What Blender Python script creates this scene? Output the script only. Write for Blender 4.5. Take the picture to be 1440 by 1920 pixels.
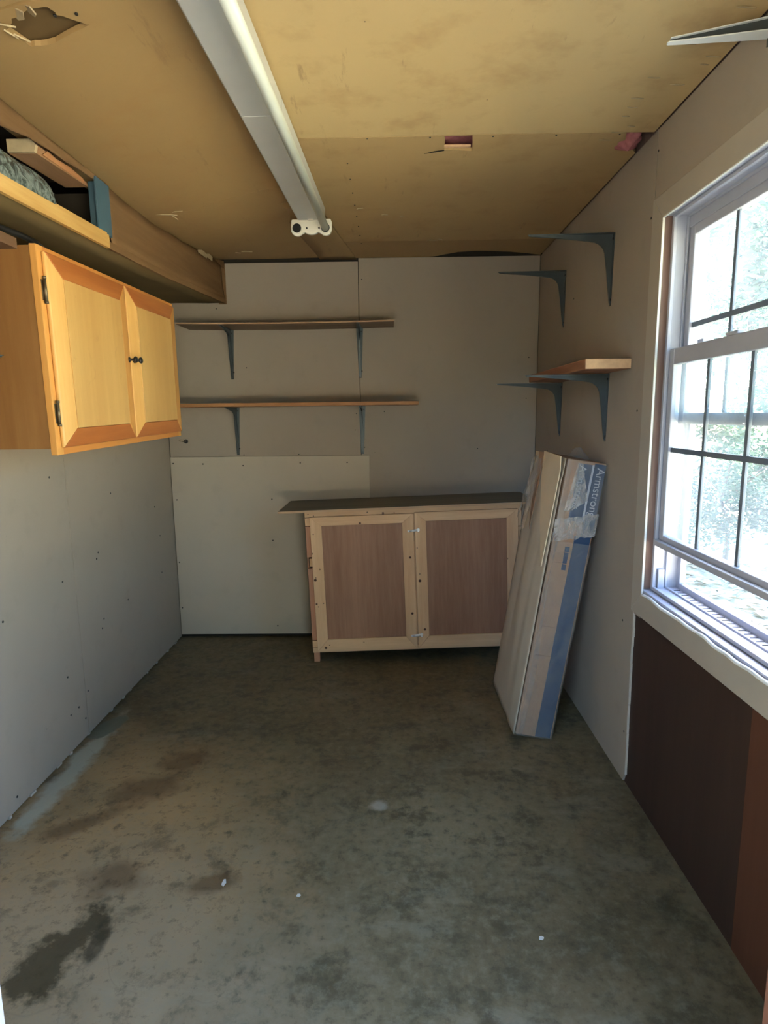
import bpy, math, random
from mathutils import Vector, Matrix, noise, geometry
for o in list(bpy.data.objects): bpy.data.objects.remove(o)
sc = bpy.context.scene
C = sc.collection
R = random.Random(7)

# ------------------------------------------------------------------ camera
F, CX, CY, CZ, PITCH, YAW, ROLL = 1132.7284, 1.3723, -3.7356, 1.4059, .1583, .0136, -.0110
cp, sp, cy_, sy_ = math.cos(PITCH), math.sin(PITCH), math.cos(YAW), math.sin(YAW)
fw = Vector((-sy_*cp, cy_*cp, -sp)); rt = Vector((cy_, sy_, 0)); up = rt.cross(fw)
r2 = math.cos(ROLL)*rt + math.sin(ROLL)*up; u2 = -math.sin(ROLL)*rt + math.cos(ROLL)*up
cd = bpy.data.cameras.new('camera'); cam = bpy.data.objects.new('camera', cd); C.objects.link(cam)
cam.matrix_world = Matrix(((r2.x, u2.x, -fw.x, CX), (r2.y, u2.y, -fw.y, CY), (r2.z, u2.z, -fw.z, CZ), (0, 0, 0, 1)))
cd.sensor_fit = 'VERTICAL'; cd.sensor_height = 24; cd.lens = F/1920*24; cd.clip_start = .05; cd.clip_end = 300
sc.camera = cam

# ------------------------------------------------------------------ world, sun, exposure
w = bpy.data.worlds.new('world'); sc.world = w; w.use_nodes = True
nt = w.node_tree; nt.nodes.clear()
sky = nt.nodes.new('ShaderNodeTexSky'); sky.sky_type = 'NISHITA'; sky.sun_disc = False
sky.sun_elevation = math.radians(48); sky.sun_rotation = math.radians(12); sky.air_density = 1.0; sky.dust_density = 1.2; sky.ozone_density = 2.5
bg = nt.nodes.new('ShaderNodeBackground'); bg.inputs[1].default_value = 1.0
wo = nt.nodes.new('ShaderNodeOutputWorld')
nt.links.new(sky.outputs[0], bg.inputs[0]); nt.links.new(bg.outputs[0], wo.inputs[0])
SUN_DIR = Vector((.12, -.58, -.80)).normalized()
sl = bpy.data.lights.new('sun', 'SUN'); sl.energy = 66; sl.angle = .01; sl.color = (1, .94, .84)
sun = bpy.data.objects.new('sun', sl); C.objects.link(sun); sun.rotation_euler = SUN_DIR.to_track_quat('-Z', 'Y').to_euler(); sun.location = (-6, 3, 9)
def portal(name, loc, d, sx, sy):
    l = bpy.data.lights.new(name, 'AREA'); l.shape = 'RECTANGLE'; l.size = sx; l.size_y = sy
    l.cycles.is_portal = True
    o = bpy.data.objects.new(name, l); C.objects.link(o); o.location = loc
    o.rotation_euler = Vector(d).to_track_quat('-Z', 'Y').to_euler(); return o
portal('window_portal', (2.45, -2.14, 1.41), (-1, 0, 0), 1.05, 1.32)
portal('doorway_portal', (1.35, -3.2, 1.0), (0, 1, 0), 1.05, 2.05)
sc.view_settings.view_transform = 'Standard'; sc.view_settings.look = 'None'; sc.view_settings.gamma = 1
sc.view_settings.use_curve_mapping = False
sc.view_settings.exposure = 1.95
sc.cycles.max_bounces = 10; sc.cycles.diffuse_bounces = 6; sc.cycles.transparent_max_bounces = 16
sc.cycles.use_denoising = True; sc.cycles.caustics_reflective = False; sc.cycles.caustics_refractive = False

W, H, D = 2.2538, 2.3215, -3.03

# ------------------------------------------------------------------ mesh helpers
class MB:
    def __init__(s): s.v = []; s.f = []; s.sm = []
    def box(s, x0, x1, y0, y1, z0, z1, M=None):
        if x0 > x1: x0, x1 = x1, x0
        if y0 > y1: y0, y1 = y1, y0
        if z0 > z1: z0, z1 = z1, z0
        b = len(s.v)
        p = [Vector((x, y, z)) for z in (z0, z1) for y in (y0, y1) for x in (x0, x1)]
        if M: p = [M @ q for q in p]
        s.v += p
        for f in ((0, 2, 3, 1), (4, 5, 7, 6), (0, 1, 5, 4), (2, 6, 7, 3), (0, 4, 6, 2), (1, 3, 7, 5)): s.f.append([b+i for i in f]); s.sm.append(False)
        return s
    def prism(s, poly, a, b, fn):
        """poly list of 2D points, extruded from a to b; fn(u,v,t)->xyz"""
        k = len(s.v); n = len(poly)
        s.v += [Vector(fn(p[0], p[1], a)) for p in poly] + [Vector(fn(p[0], p[1], b)) for p in poly]
        s.f.append([k+i for i in range(n)][::-1]); s.f.append([k+n+i for i in range(n)]); s.sm += [False, False]
        for i in range(n):
            j = (i+1) % n; s.f.append([k+i, k+j, k+n+j, k+n+i]); s.sm.append(False)
        return s
    def tube(s, pts, r, n=10, cap=True):
        pts = [Vector(p) for p in pts]; rs = r if isinstance(r, (list, tuple)) else [r]*len(pts)
        k = len(s.v)
        for i, p in enumerate(pts):
            d = (pts[min(i+1, len(pts)-1)]-pts[max(i-1, 0)]).normalized()
            a = d.orthogonal().normalized() if i == 0 else (pa - d*pa.dot(d)).normalized()
            pa = a; b = d.cross(a)
            for j in range(n):
                t = 2*math.pi*j/n; s.v.append(p + (a*math.cos(t)+b*math.sin(t))*rs[i])
        for i in range(len(pts)-1):
            for j in range(n):
                j2 = (j+1) % n
                s.f.append([k+i*n+j, k+i*n+j2, k+(i+1)*n+j2, k+(i+1)*n+j]); s.sm.append(True)
        if cap:
            s.f.append([k+j for j in range(n)][::-1]); s.sm.append(False)
            s.f.append([k+(len(pts)-1)*n+j for j in range(n)]); s.sm.append(False)
        return s
    def grid(s, nu, nv, fn, smooth=True, thick=0):
        k = len(s.v)
        for j in range(nv+1):
            for i in range(nu+1): s.v.append(Vector(fn(i/nu, j/nv)))
        for j in range(nv):
            for i in range(nu):
                a = k+j*(nu+1)+i; s.f.append([a, a+1, a+nu+2, a+nu+1]); s.sm.append(smooth)
        return s
    def quad(s, a, b, c, d): 
        k = len(s.v); s.v += [Vector(a), Vector(b), Vector(c), Vector(d)]; s.f.append([k, k+1, k+2, k+3]); s.sm.append(False); return s
    def xf(s, M): s.v = [M @ p for p in s.v]; return s
    def mesh(s, name):
        me = bpy.data.meshes.new(name); me.from_pydata([tuple(p) for p in s.v], [], s.f); me.update()
        for p, m in zip(me.polygons, s.sm): p.use_smooth = m
        return me
    def build(s, name, mt, parent=None, bevel=0, solid=0, loc=None):
        me = s.mesh(name); me.materials.append(mt)
        o = bpy.data.objects.new(name, me); C.objects.link(o)
        if parent: o.parent = parent
        if loc: o.location = loc
        if solid:
            m = o.modifiers.new('thickness', 'SOLIDIFY'); m.thickness = solid; m.offset = 0
        if bevel:
            m = o.modifiers.new('bevel', 'BEVEL'); m.width = bevel; m.segments = 2; m.limit_method = 'ANGLE'; m.angle_limit = .6
        return o
def tag(o, label=None, cat=None, group=None, kind=None):
    if label: o['label'] = label
    if cat: o['category'] = cat
    if group: o['group'] = group
    if kind: o['kind'] = kind
    return o
def thing(name, label, cat, loc=(0, 0, 0), rot=(0, 0, 0), group=None):
    o = bpy.data.objects.new(name, None); o.empty_display_size = .05; C.objects.link(o)
    o.location = loc; o.rotation_euler = rot
    return tag(o, label, cat, group)
def lerp(pts, t):
    if t <= pts[0][0]: return pts[0][1]
    for (a, p), (b, q) in zip(pts, pts[1:]):
        if t <= b: return p+(q-p)*(t-a)/(b-a)
    return pts[-1][1]

# ------------------------------------------------------------------ materials
class NT:
    def __init__(s, name, rough=.8, spec=.3, metal=0):
        s.m = bpy.data.materials.new(name); s.m.use_nodes = True; s.t = s.m.node_tree
        s.b = s.t.nodes['Principled BSDF']; s.b.inputs['Roughness'].default_value = rough
        s.b.inputs['Specular IOR Level'].default_value = spec; s.b.inputs['Metallic'].default_value = metal
        tc = s.t.nodes.new('ShaderNodeTexCoord'); s.co = tc.outputs['Object']; s.gen = tc.outputs['Generated']
    def n(s, k, **kw):
        x = s.t.nodes.new(k)
        for a, v in kw.items(): setattr(x, a, v)
        return x
    def L(s, a, b): s.t.links.new(a, b)
    def map(s, loc=(0, 0, 0), sc=(1, 1, 1), rot=(0, 0, 0), src=None):
        m = s.n('ShaderNodeMapping'); m.inputs['Location'].default_value = loc; m.inputs['Scale'].default_value = sc; m.inputs['Rotation'].default_value = rot
        s.L(src or s.co, m.inputs[0]); return m.outputs[0]
    def noise(s, scale, detail=4, rough=.55, src=None, dist=0):
        x = s.n('ShaderNodeTexNoise'); x.inputs['Scale'].default_value = scale; x.inputs['Detail'].default_value = detail
        x.inputs['Roughness'].default_value = rough; x.inputs['Distortion'].default_value = dist
        s.L(src or s.co, x.inputs['Vector']); return x.outputs['Fac']
    def ramp(s, f, stops, interp='LINEAR'):
        x = s.n('ShaderNodeValToRGB'); x.color_ramp.interpolation = interp
        e = x.color_ramp.elements
        while len(e) < len(stops): e.new(.5)
        for i, (p, c) in enumerate(stops):
            e[i].position = p; e[i].color = (c, c, c, 1) if isinstance(c, (int, float)) else (*c, 1)
        s.L(f, x.inputs[0]); return x.outputs[0]
    def mix(s, fac, a, b, mode='MIX'):
        x = s.n('ShaderNodeMix'); x.data_type = 'RGBA'; x.blend_type = mode
        for k, v in ((0, fac), (6, a), (7, b)):
            if isinstance(v, (int, float)): x.inputs[k].default_value = v if k == 0 else (v, v, v, 1)
            elif isinstance(v, tuple): x.inputs[k].default_value = (*v, 1)
            else: s.L(v, x.inputs[k])
        return x.outputs[2]
    def math(s, op, a, b=0.0, c=None):
        x = s.n('ShaderNodeMath'); x.operation = op
        for k, v in ((0, a), (1, b)) + (((2, c),) if c is not None else ()):
            if isinstance(v, (int, float)): x.inputs[k].default_value = v
            else: s.L(v, x.inputs[k])
        return x.outputs[0]
    def bump(s, h, st=.3, dist=.01):
        x = s.n('ShaderNodeBump'); x.inputs['Strength'].default_value = st; x.inputs['Distance'].default_value = dist
        s.L(h, x.inputs['Height']); s.L(x.outputs[0], s.b.inputs['Normal']); return x
    def col(s, c):
        if isinstance(c, tuple): s.b.inputs['Base Color'].default_value = (*c, 1)
        else: s.L(c, s.b.inputs['Base Color'])
        return s
    def blob(s, cx, cy, rx, ry, rot=0, wob=.5, nscale=3.0, edge=.25):
        """soft mask (1 inside) of a distorted ellipse in object xy"""
        v = s.n('ShaderNodeVectorMath', operation='SUBTRACT'); s.L(s.co, v.inputs[0]); v.inputs[1].default_value = (cx, cy, 0)
        r = s.n('ShaderNodeMapping'); r.vector_type = 'TEXTURE'; r.inputs['Rotation'].default_value = (0, 0, rot); r.inputs['Scale'].default_value = (rx, ry, 100)
        s.L(v.outputs[0], r.inputs[0])
        ln = s.n('ShaderNodeVectorMath', operation='LENGTH'); s.L(r.outputs[0], ln.inputs[0])
        nz = s.noise(nscale, 6, .65)
        d = s.math('ADD', ln.outputs['Value'], s.math('MULTIPLY', s.math('SUBTRACT', nz, .5), wob*4))
        return s.ramp(d, [(1-edge if edge < 1 else 0, 1.0), (1.0, 0.0)])
    def specks(s, scale, thr, src=None):
        v = s.n('ShaderNodeTexVoronoi'); v.inputs['Scale'].default_value = scale; s.L(src or s.co, v.inputs['Vector'])
        return s.ramp(v.outputs['Distance'], [(thr*.7, 1.0), (thr, 0.0)])

def m_plain(name, c, rough=.6, spec=.3, metal=0, var=.12, sc_=20, bump=.1):
    t = NT(name, rough, spec, metal)
    n = t.noise(sc_, 5)
    t.col(t.mix(n, tuple(q*(1-var) for q in c), tuple(min(1, q*(1+var)) for q in c)))
    if bump: t.bump(n, bump, .002)
    return t.m
def m_wood(name, c1, c2, axis=2, rough=.55, spec=.35, g=9, knots=0, rings=.6, knotc=(.06, .02, .008)):
    t = NT(name, rough, spec)
    s = [g, g, g]; s[axis] = g*.07
    co = t.map(sc=tuple(s))
    big = t.noise(.5, 3, src=co, dist=1.2)
    fine = t.noise(9, 6, .7, src=co)
    wv = t.n('ShaderNodeMath', operation='SINE'); t.L(t.math('MULTIPLY', big, 60.0*rings), wv.inputs[0])
    a = t.math('MULTIPLY_ADD', wv.outputs[0], .22, t.math('MULTIPLY', fine, .9))
    c = t.mix(t.ramp(a, [(.15, 0.0), (.85, 1.0)]), c1, c2)
    mott = t.noise(2.5, 3)
    c = t.mix(t.math('MULTIPLY', mott, .35), c, tuple(q*.7 for q in c1))
    if knots:
        k = t.specks(knots*1.5, .13)
        c = t.mix(k, c, knotc)
    t.col(c); t.bump(fine, .12, .002)
    return t.m
def m_drywall(name, c=(.345, .290, .235)):
    t = NT(name, .92, .15)
    big = t.noise(1.3, 4); fine = t.noise(180, 3); mid = t.noise(9, 5, .6)
    cc = t.mix(big, tuple(q*.88 for q in c), tuple(q*1.1 for q in c))
    cc = t.mix(t.ramp(mid, [(.56, 0.0), (.8, .35)]), cc, tuple(q*.75 for q in c))
    cc = t.mix(t.math('MULTIPLY', t.specks(5.5, .016), .55), cc, (.08, .07, .055))
    t.col(cc); t.bump(fine, .05, .001)
    return t.m

M = {}
M['drywall'] = m_drywall('gypsum_board_paper')
M['drywall2'] = m_drywall('gypsum_board_paper_cleaner', (.47, .405, .32))
M['drywall3'] = m_drywall('gypsum_board_paper_left', (.345, .288, .225))
M['gypsum'] = m_plain('gypsum_core', (.62, .6, .55), .95, .1, var=.15, sc_=60)
# ceiling fibre board
def m_ceiling(c1, c2, nm='tan_fibreboard'):
    t = NT(nm, .62, .35)
    big = t.noise(1.1, 4); mid = t.noise(7, 5, .6); fine = t.noise(90, 3)
    c = t.mix(big, c1, c2)
    c = t.mix(t.ramp(mid, [(.52, 0.0), (.75, .4)]), c, (.28, .15, .055))
    c = t.mix(t.math('MULTIPLY', t.specks(7, .02), .8), c, (.05, .025, .01))
    st = t.noise(3.0, 6, .7, src=t.map(sc=(6, 1, 1)))
    c = t.mix(t.ramp(st, [(.62, 0.0), (.7, .5)]), c, (.22, .13, .06))
    t.col(c); t.bump(t.math('ADD', fine, t.math('MULTIPLY', mid, 2.0)), .12, .002)
    return t.m
M['ceiling'] = m_ceiling((.48, .32, .14), (.60, .44, .21)); M['ceiling_half_shaded'] = m_ceiling((.37, .235, .098), (.47, .325, .148), 'half_shaded_fibreboard'); M['ceiling_shaded'] = m_ceiling((.27, .165, .068), (.36, .235, .10), 'shaded_fibreboard')  # browner tones put the ceiling's light falloff to left and back into colour
M['fascia'] = m_wood('fascia_fibreboard', (.17, .095, .042), (.27, .16, .075), axis=1, rough=.8, spec=.15, g=4, rings=.15)
M['underside'] = m_plain('olive_fibreboard_underside', (.15, .105, .045), .8, .15, var=.25, sc_=4)
M['backing'] = m_plain('brown_backing_board', (.12, .075, .032), .85, .1)
M['torn'] = m_plain('torn_paper_core', (.42, .33, .2), .95, .1, var=.25, sc_=40)
def m_floor():
    t = NT('stained_concrete', .55, .35)
    big = t.noise(1.4, 6, .6); mid = t.noise(8, 9, .72, dist=.15); fine = t.noise(70, 4, .6); grit = t.noise(28, 6, .7)
    streak = t.noise(2.2, 7, .7, src=t.map(sc=(1, 2.6, 1), rot=(0, 0, .35)), dist=.3)
    c = t.mix(t.ramp(big, [(.35, 0.0), (.65, 1.0)]), (.115, .088, .043), (.200, .158, .085))
    c = t.mix(t.ramp(mid, [(.40, .55), (.52, 0.0)]), c, (.065, .064, .036))
    c = t.mix(t.ramp(streak, [(.56, 0.0), (.68, .65)]), c, (.22, .195, .13))
    # pale brown worn zone along the left side
    c = t.mix(t.math('MULTIPLY', t.blob(.35, -1.95, .75, 1.0, .0, .35, 2.2, .8), .85), c, (.43, .275, .125))
    c = t.mix(t.math('MULTIPLY', t.blob(.60, -2.3, .75, .55, .0, .4, 3.0, .8), .6), c, (.37, .28, .17))
    c = t.mix(t.ramp(mid, [(.36, .5), (.46, 0.0)]), c, (.07, .05, .025))
    c = t.mix(t.ramp(grit, [(.50, 0.0), (.70, .45)]), c, (.26, .225, .15)); c = t.mix(t.ramp(grit, [(.32, .6), (.46, 0.0)]), c, (.05, .042, .024))
    # rust brown blotches
    for a in ((.42, -1.62, .17, .13, .3), (.50, -1.45, .16, .09, .1), (.50, -2.08, .12, .10, .4), (.28, -1.82, .16, .06, .6), (.8, -2.1, .1, .05, .2)):
        c = t.mix(t.math('MULTIPLY', t.blob(*a, .55, 7, .6), .62), c, (.10, .052, .02))
    # dark damp stain at the lower left
    c = t.mix(t.math('MULTIPLY', t.blob(.47, -2.36, .085, .21, -.45, .75, 9, .4), .85), c, (.05, .036, .014))
    c = t.mix(t.math('MULTIPLY', t.blob(.56, -2.30, .03, .09, .1, .3, 9, .4), .7), c, (.045, .035, .018))
    # pale mineral edge along the left wall
    c = t.mix(t.math('MULTIPLY', t.blob(.07, -1.5, .06, .5, 0, .45, 9, .5), .8), c, (.42, .42, .33))
    c = t.mix(t.math('MULTIPLY', t.blob(.05, -1.16, .06, .12, -.3, .3, 9, .2), .9), c, (.13, .14, .10))
    # small pale round scar
    c = t.mix(t.math('MULTIPLY', t.blob(1.314, -1.726, .042, .035, 0, .25, 30, .5), .7), c, (.40, .36, .28))
    # specks
    c = t.mix(t.math('MULTIPLY', t.specks(5, .022), .9), c, (.02, .018, .012))
    c = t.mix(t.math('MULTIPLY', t.specks(3.3, .013, src=t.map(loc=(3.3, 1.7, .4))), .9), c, (.62, .6, .52))
    # hair cracks
    v = t.n('ShaderNodeTexVoronoi'); v.feature = 'DISTANCE_TO_EDGE'; v.inputs['Scale'].default_value = 1.1
    vm = t.n('ShaderNodeVectorMath', operation='ADD'); t.L(t.co, vm.inputs[0])
    nn = t.n('ShaderNodeTexNoise'); nn.inputs['Scale'].default_value = 3; t.L(t.co, nn.inputs['Vector']); 
    sc2 = t.n('ShaderNodeVectorMath', operation='SCALE'); sc2.inputs['Scale'].default_value = .4; t.L(nn.outputs['Color'], sc2.inputs[0]); t.L(sc2.outputs[0], vm.inputs[1])
    t.L(vm.outputs[0], v.inputs['Vector'])
    c = t.mix(t.ramp(v.outputs['Distance'], [(.0, .12), (.003, 0.0)]), c, (.04, .035, .025))
    t.col(c)
    t.L(t.ramp(mid, [(.3, .42), (.7, .68)]), t.b.inputs['Roughness'])
    t.bump(t.math('ADD', t.math('MULTIPLY', mid, 1.0), t.math('MULTIPLY', fine, .3)), .25, .004)
    return t.m
M['floor'] = m_floor()
M['dark_panel'] = m_wood('dark_brown_hardboard', (.035, .018, .013), (.062, .033, .023), axis=2, rough=.6, g=3, rings=.1)
M['red_panel'] = m_wood('red_brown_hardboard', (.085, .030, .016), (.13, .05, .026), axis=2, rough=.6, g=3, rings=.1)
M['stud'] = m_wood('stud_lumber', (.19, .11, .085), (.29, .18, .14), axis=2, g=9, knots=4)
M['cab_box'] = m_wood('cabinet_side_plywood', (.26, .115, .032), (.40, .20, .065), axis=2, g=3.2, rings=.35, rough=.5)
M['cab_frame'] = m_wood('honey_pine_face', (.62, .26, .055), (.78, .40, .11), axis=2, g=7, rings=.3, rough=.42)
M['cab_frame_h'] = m_wood('honey_pine_face_horizontal', (.52, .19, .04), (.66, .28, .07), axis=1, g=7, rings=.3, rough=.42)
M['cab_stile'] = m_wood('lit_honey_stile', (.68, .36, .10), (.82, .50, .17), axis=2, g=7, rings=.3, rough=.42)
M['cab_rail'] = m_wood('shaded_reddish_honey_rail', (.42, .13, .032), (.56, .21, .055), axis=1, g=7, rings=.4, rough=.42)  # stile and rail tones include how light falls on the door bevels
M['cab_panel'] = m_wood('maple_ply_panel', (.60, .335, .10), (.72, .44, .155), axis=2, g=4, rings=.22, rough=.38, spec=.5)
def m_figured():
    t = NT('figured_maple_panel', .4, .5)
    fine = t.noise(40, 5, .7, src=t.map(sc=(1, 1, .06))); band = t.noise(6, 3, src=t.map(sc=(1, 1, .08)))
    fl = t.noise(26, 5, .7, src=t.map(sc=(1, 1, .45), rot=(.5, 0, 0)), dist=1.0)
    c = t.mix(fine, (.56, .31, .09), (.70, .43, .15)); c = t.mix(t.ramp(band, [(.45, 0.0), (.62, .45)]), c, (.50, .26, .075))
    c = t.mix(t.ramp(fl, [(.60, 0.0), (.72, .45)]), c, (.42, .21, .06))
    t.col(c); t.bump(fine, .08, .001); return t.m
M['cab_panel'] = m_figured()
M['pine'] = m_wood('knotty_pine', (.56, .335, .18), (.76, .50, .29), axis=0, g=8, rings=.3, knots=9)
M['pine_v'] = m_wood('knotty_pine_vertical', (.56, .335, .18), (.76, .50, .29), axis=2, g=8, rings=.3, knots=9)
M['pine_red'] = m_wood('reddish_pine', (.40, .18, .10), (.52, .26, .15), axis=2, g=8, rings=.3, knots=6)
M['luan'] = m_wood('luan_plywood', (.25, .120, .068), (.42, .225, .138), axis=2, g=7, rings=.12, rough=.5)
M['black'] = m_plain('black_enamel', (.012, .012, .012), .35, .5, var=.1)
M['dark_void'] = m_plain('dark_unfinished_backing', (.03, .025, .02), .9, .1)
M['countertop'] = m_wood('dark_painted_plywood', (.12, .11, .075), (.19, .17, .12), axis=0, g=4, rings=.25, rough=.55)
M['ply_edge'] = m_wood('plywood_edge', (.42, .25, .14), (.62, .42, .25), axis=0, g=10, rings=.2)
M['shelf_dark'] = m_wood('weathered_shelf_board', (.14, .085, .05), (.25, .165, .10), axis=0, g=7, rings=.3)
M['shelf_orange'] = m_wood('orange_pine_shelf', (.34, .15, .055), (.50, .25, .10), axis=0, g=8, rings=.35)
M['shelf_red'] = m_wood('red_brown_plank_edge', (.22, .085, .04), (.40, .18, .09), axis=1, g=10, rings=.5)
M['end_grain'] = m_plain('end_grain', (.58, .36, .20), .8, .2, var=.25, sc_=45)
M['bracket'] = m_plain('blue_grey_enamel', (.062, .076, .080), .4, .5, metal=.3, var=.15, sc_=30, bump=0)
M['bracket_white'] = m_plain('white_bracket_paint', (.75, .76, .72), .4, .5, var=.06)
M['white'] = m_plain('white_enamel', (.50, .50, .46), .38, .5, var=.06, sc_=12, bump=0)
M['socket'] = m_plain('cream_socket_plastic', (.72, .68, .58), .4, .5, var=.04, bump=0)
M['vinyl'] = m_plain('white_vinyl', (.40, .40, .45), .35, .45, var=.05, sc_=15, bump=0)
M['casing'] = m_plain('primed_casing_board', (.40, .35, .29), .7, .25, var=.07, sc_=8)
M['muntin'] = m_plain('backlit_dark_muntin', (.13, .155, .19), .4, .4, var=.05, bump=0)  # whitish bars; their backlit darkness is put into the colour
M['caulk'] = m_plain('white_foam_caulk', (.85, .85, .85), .7, .3, var=.06, sc_=40, bump=.3)
M['chrome'] = m_plain('chrome', (.75, .75, .75), .35, .5, metal=.5, var=.05, bump=0)
M['bronze'] = m_plain('tarnished_brass', (.20, .16, .10), .4, .5, metal=.8, var=.3, sc_=80)
M['pink'] = m_plain('pink_insulation', (.36, .13, .13), .95, .1, var=.55, sc_=45, bump=.6)
M['blue_paint'] = m_plain('dusty_blue_paint', (.055, .105, .135), .6, .3, var=.12, sc_=10)
M['screw'] = m_plain('dark_screw', (.03, .028, .025), .5, .5, metal=.5)
M['lumber'] = m_wood('weathered_lumber', (.22, .11, .05), (.36, .20, .10), axis=1, g=7, rings=.3)
M['split'] = m_wood('split_lumber_face', (.40, .17, .07), (.60, .32, .15), axis=1, g=9, rings=.4)
M['cardboard'] = m_plain('brown_cardboard', (.34, .20, .12), .85, .15, var=.1, sc_=14)
M['carton_film'] = m_plain('dusty_kraft_under_film', (.50, .42, .315), .5, .4, var=.12, sc_=9, bump=.2)
M['flap'] = m_plain('pale_cardboard_flap', (.66, .53, .36), .85, .15, var=.08, sc_=12)
M['blue_print'] = m_plain('blue_carton_print', (.014, .045, .10), .45, .4, var=.15, sc_=10)
M['white_print'] = m_plain('pale_print', (.42, .45, .50), .6, .3, var=.1)
M['wood_bark'] = m_wood('bark', (.06, .045, .03), (.13, .10, .07), axis=2, g=5, rings=.4, rough=.9)
M['siding'] = m_plain('exterior_siding', (.45, .42, .36), .8, .2)
M['roofing'] = m_plain('asphalt_roofing', (.06, .06, .055), .95, .1, sc_=60)
M['stud_dark'] = m_wood('old_brown_lumber', (.10, .055, .028), (.18, .10, .055), axis=1, g=7)
M['edge'] = m_plain('frayed_drywall_edge', (.46, .41, .34), .95, .1, var=.2, sc_=60)
M['joist'] = m_wood('joist_lumber', (.20, .12, .06), (.30, .19, .10), axis=0, g=6, rings=.3)
def m_film(name, dens, tint=(.75, .74, .70)):
    t = NT(name, .22, .6); m = t.t
    out = m.nodes['Material Output']
    tr = t.n('ShaderNodeBsdfTransparent'); mx = t.n('ShaderNodeMixShader')
    n = t.noise(14, 6, .7, src=t.map(sc=(1, 1, .5)), dist=1.5)
    t.L(t.ramp(n, [(.35, dens*.4), (.7, min(1, dens*1.7))]), mx.inputs[0])
    t.col(tint); t.bump(t.noise(30, 5, .7, dist=2), .8, .006)
    t.L(tr.outputs[0], mx.inputs[1]); t.L(t.b.outputs[0], mx.inputs[2]); t.L(mx.outputs[0], out.inputs['Surface'])
    return t.m
M['film'] = m_film('clear_shrink_film', .42, (.60, .55, .49))
M['film_thin'] = m_film('thin_shrink_film', .17, (.60, .55, .48))
M['film_roll'] = m_film('frosted_film', .75, (.22, .30, .30))
def m_glass():
    t = NT('window_glass', .02, .5); m = t.t; out = m.nodes['Material Output']
    tr = t.n('ShaderNodeBsdfTransparent'); tr.inputs[0].default_value = (.93, .97, .95, 1)
    gl = t.n('ShaderNodeBsdfGlossy'); gl.inputs['Roughness'].default_value = .02
    fr = t.n('ShaderNodeLayerWeight'); fr.inputs[0].default_value = .5
    sch = t.math('MULTIPLY_ADD', t.math('POWER', fr.outputs['Facing'], 5.0), .5, .03)
    a = t.n('ShaderNodeMixShader'); t.L(sch, a.inputs[0]); t.L(tr.outputs[0], a.inputs[1]); t.L(gl.outputs[0], a.inputs[2])
    df = t.n('ShaderNodeBsdfTranslucent'); df.inputs[0].default_value = (.8, .85, .9, 1)
    b = t.n('ShaderNodeMixShader')
    dirt = t.math('MULTIPLY', t.specks(70, .16), .35); haze = t.math('MULTIPLY', t.noise(3, 4), .10)
    t.L(t.math('ADD', dirt, haze), b.inputs[0]); t.L(a.outputs[0], b.inputs[1]); t.L(df.outputs[0], b.inputs[2])
    t.L(b.outputs[0], out.inputs['Surface']); return t.m
M['glass'] = m_glass()
def m_leaf(name, c1, c2):
    t = NT(name, .5, .3)
    n = t.noise(1.7, 3); t.col(t.mix(n, c1, c2))
    tl = t.n('ShaderNodeBsdfTranslucent'); tl.inputs[0].default_value = (*[min(1, q*1.3) for q in c2], 1)
    mx = t.n('ShaderNodeMixShader'); mx.inputs[0].default_value = .3
    t.L(t.b.outputs[0], mx.inputs[1]); t.L(tl.outputs[0], mx.inputs[2]); t.L(mx.outputs[0], t.t.nodes['Material Output'].inputs[0])
    return t.m
M['leaf'] = m_leaf('green_leaves', (.022, .050, .032), (.050, .095, .055))
M['litter'] = m_plain('dry_leaves', (.50, .43, .33), .8, .2, var=.3, sc_=3)
def m_ground():
    t = NT('leafy_ground', .9, .1)
    c = t.mix(t.ramp(t.noise(.8, 5), [(.42, 0.0), (.6, 1.0)]), (.56, .51, .42), (.42, .42, .31))
    t.col(t.mix(t.ramp(t.noise(14, 5, .7), [(.4, .5), (.6, 0.0)]), c, (.12, .10, .06))); t.bump(t.noise(20, 5), .5, .03); return t.m
M['ground'] = m_ground()

# ------------------------------------------------------------------ the shell
def struct(o): o['kind'] = 'structure'; return o
fl = MB()
fl.box(-.12, W+.14, D-.14, .14, -.12, 0)
floor = struct(fl.build('floor', M['floor']))

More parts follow.
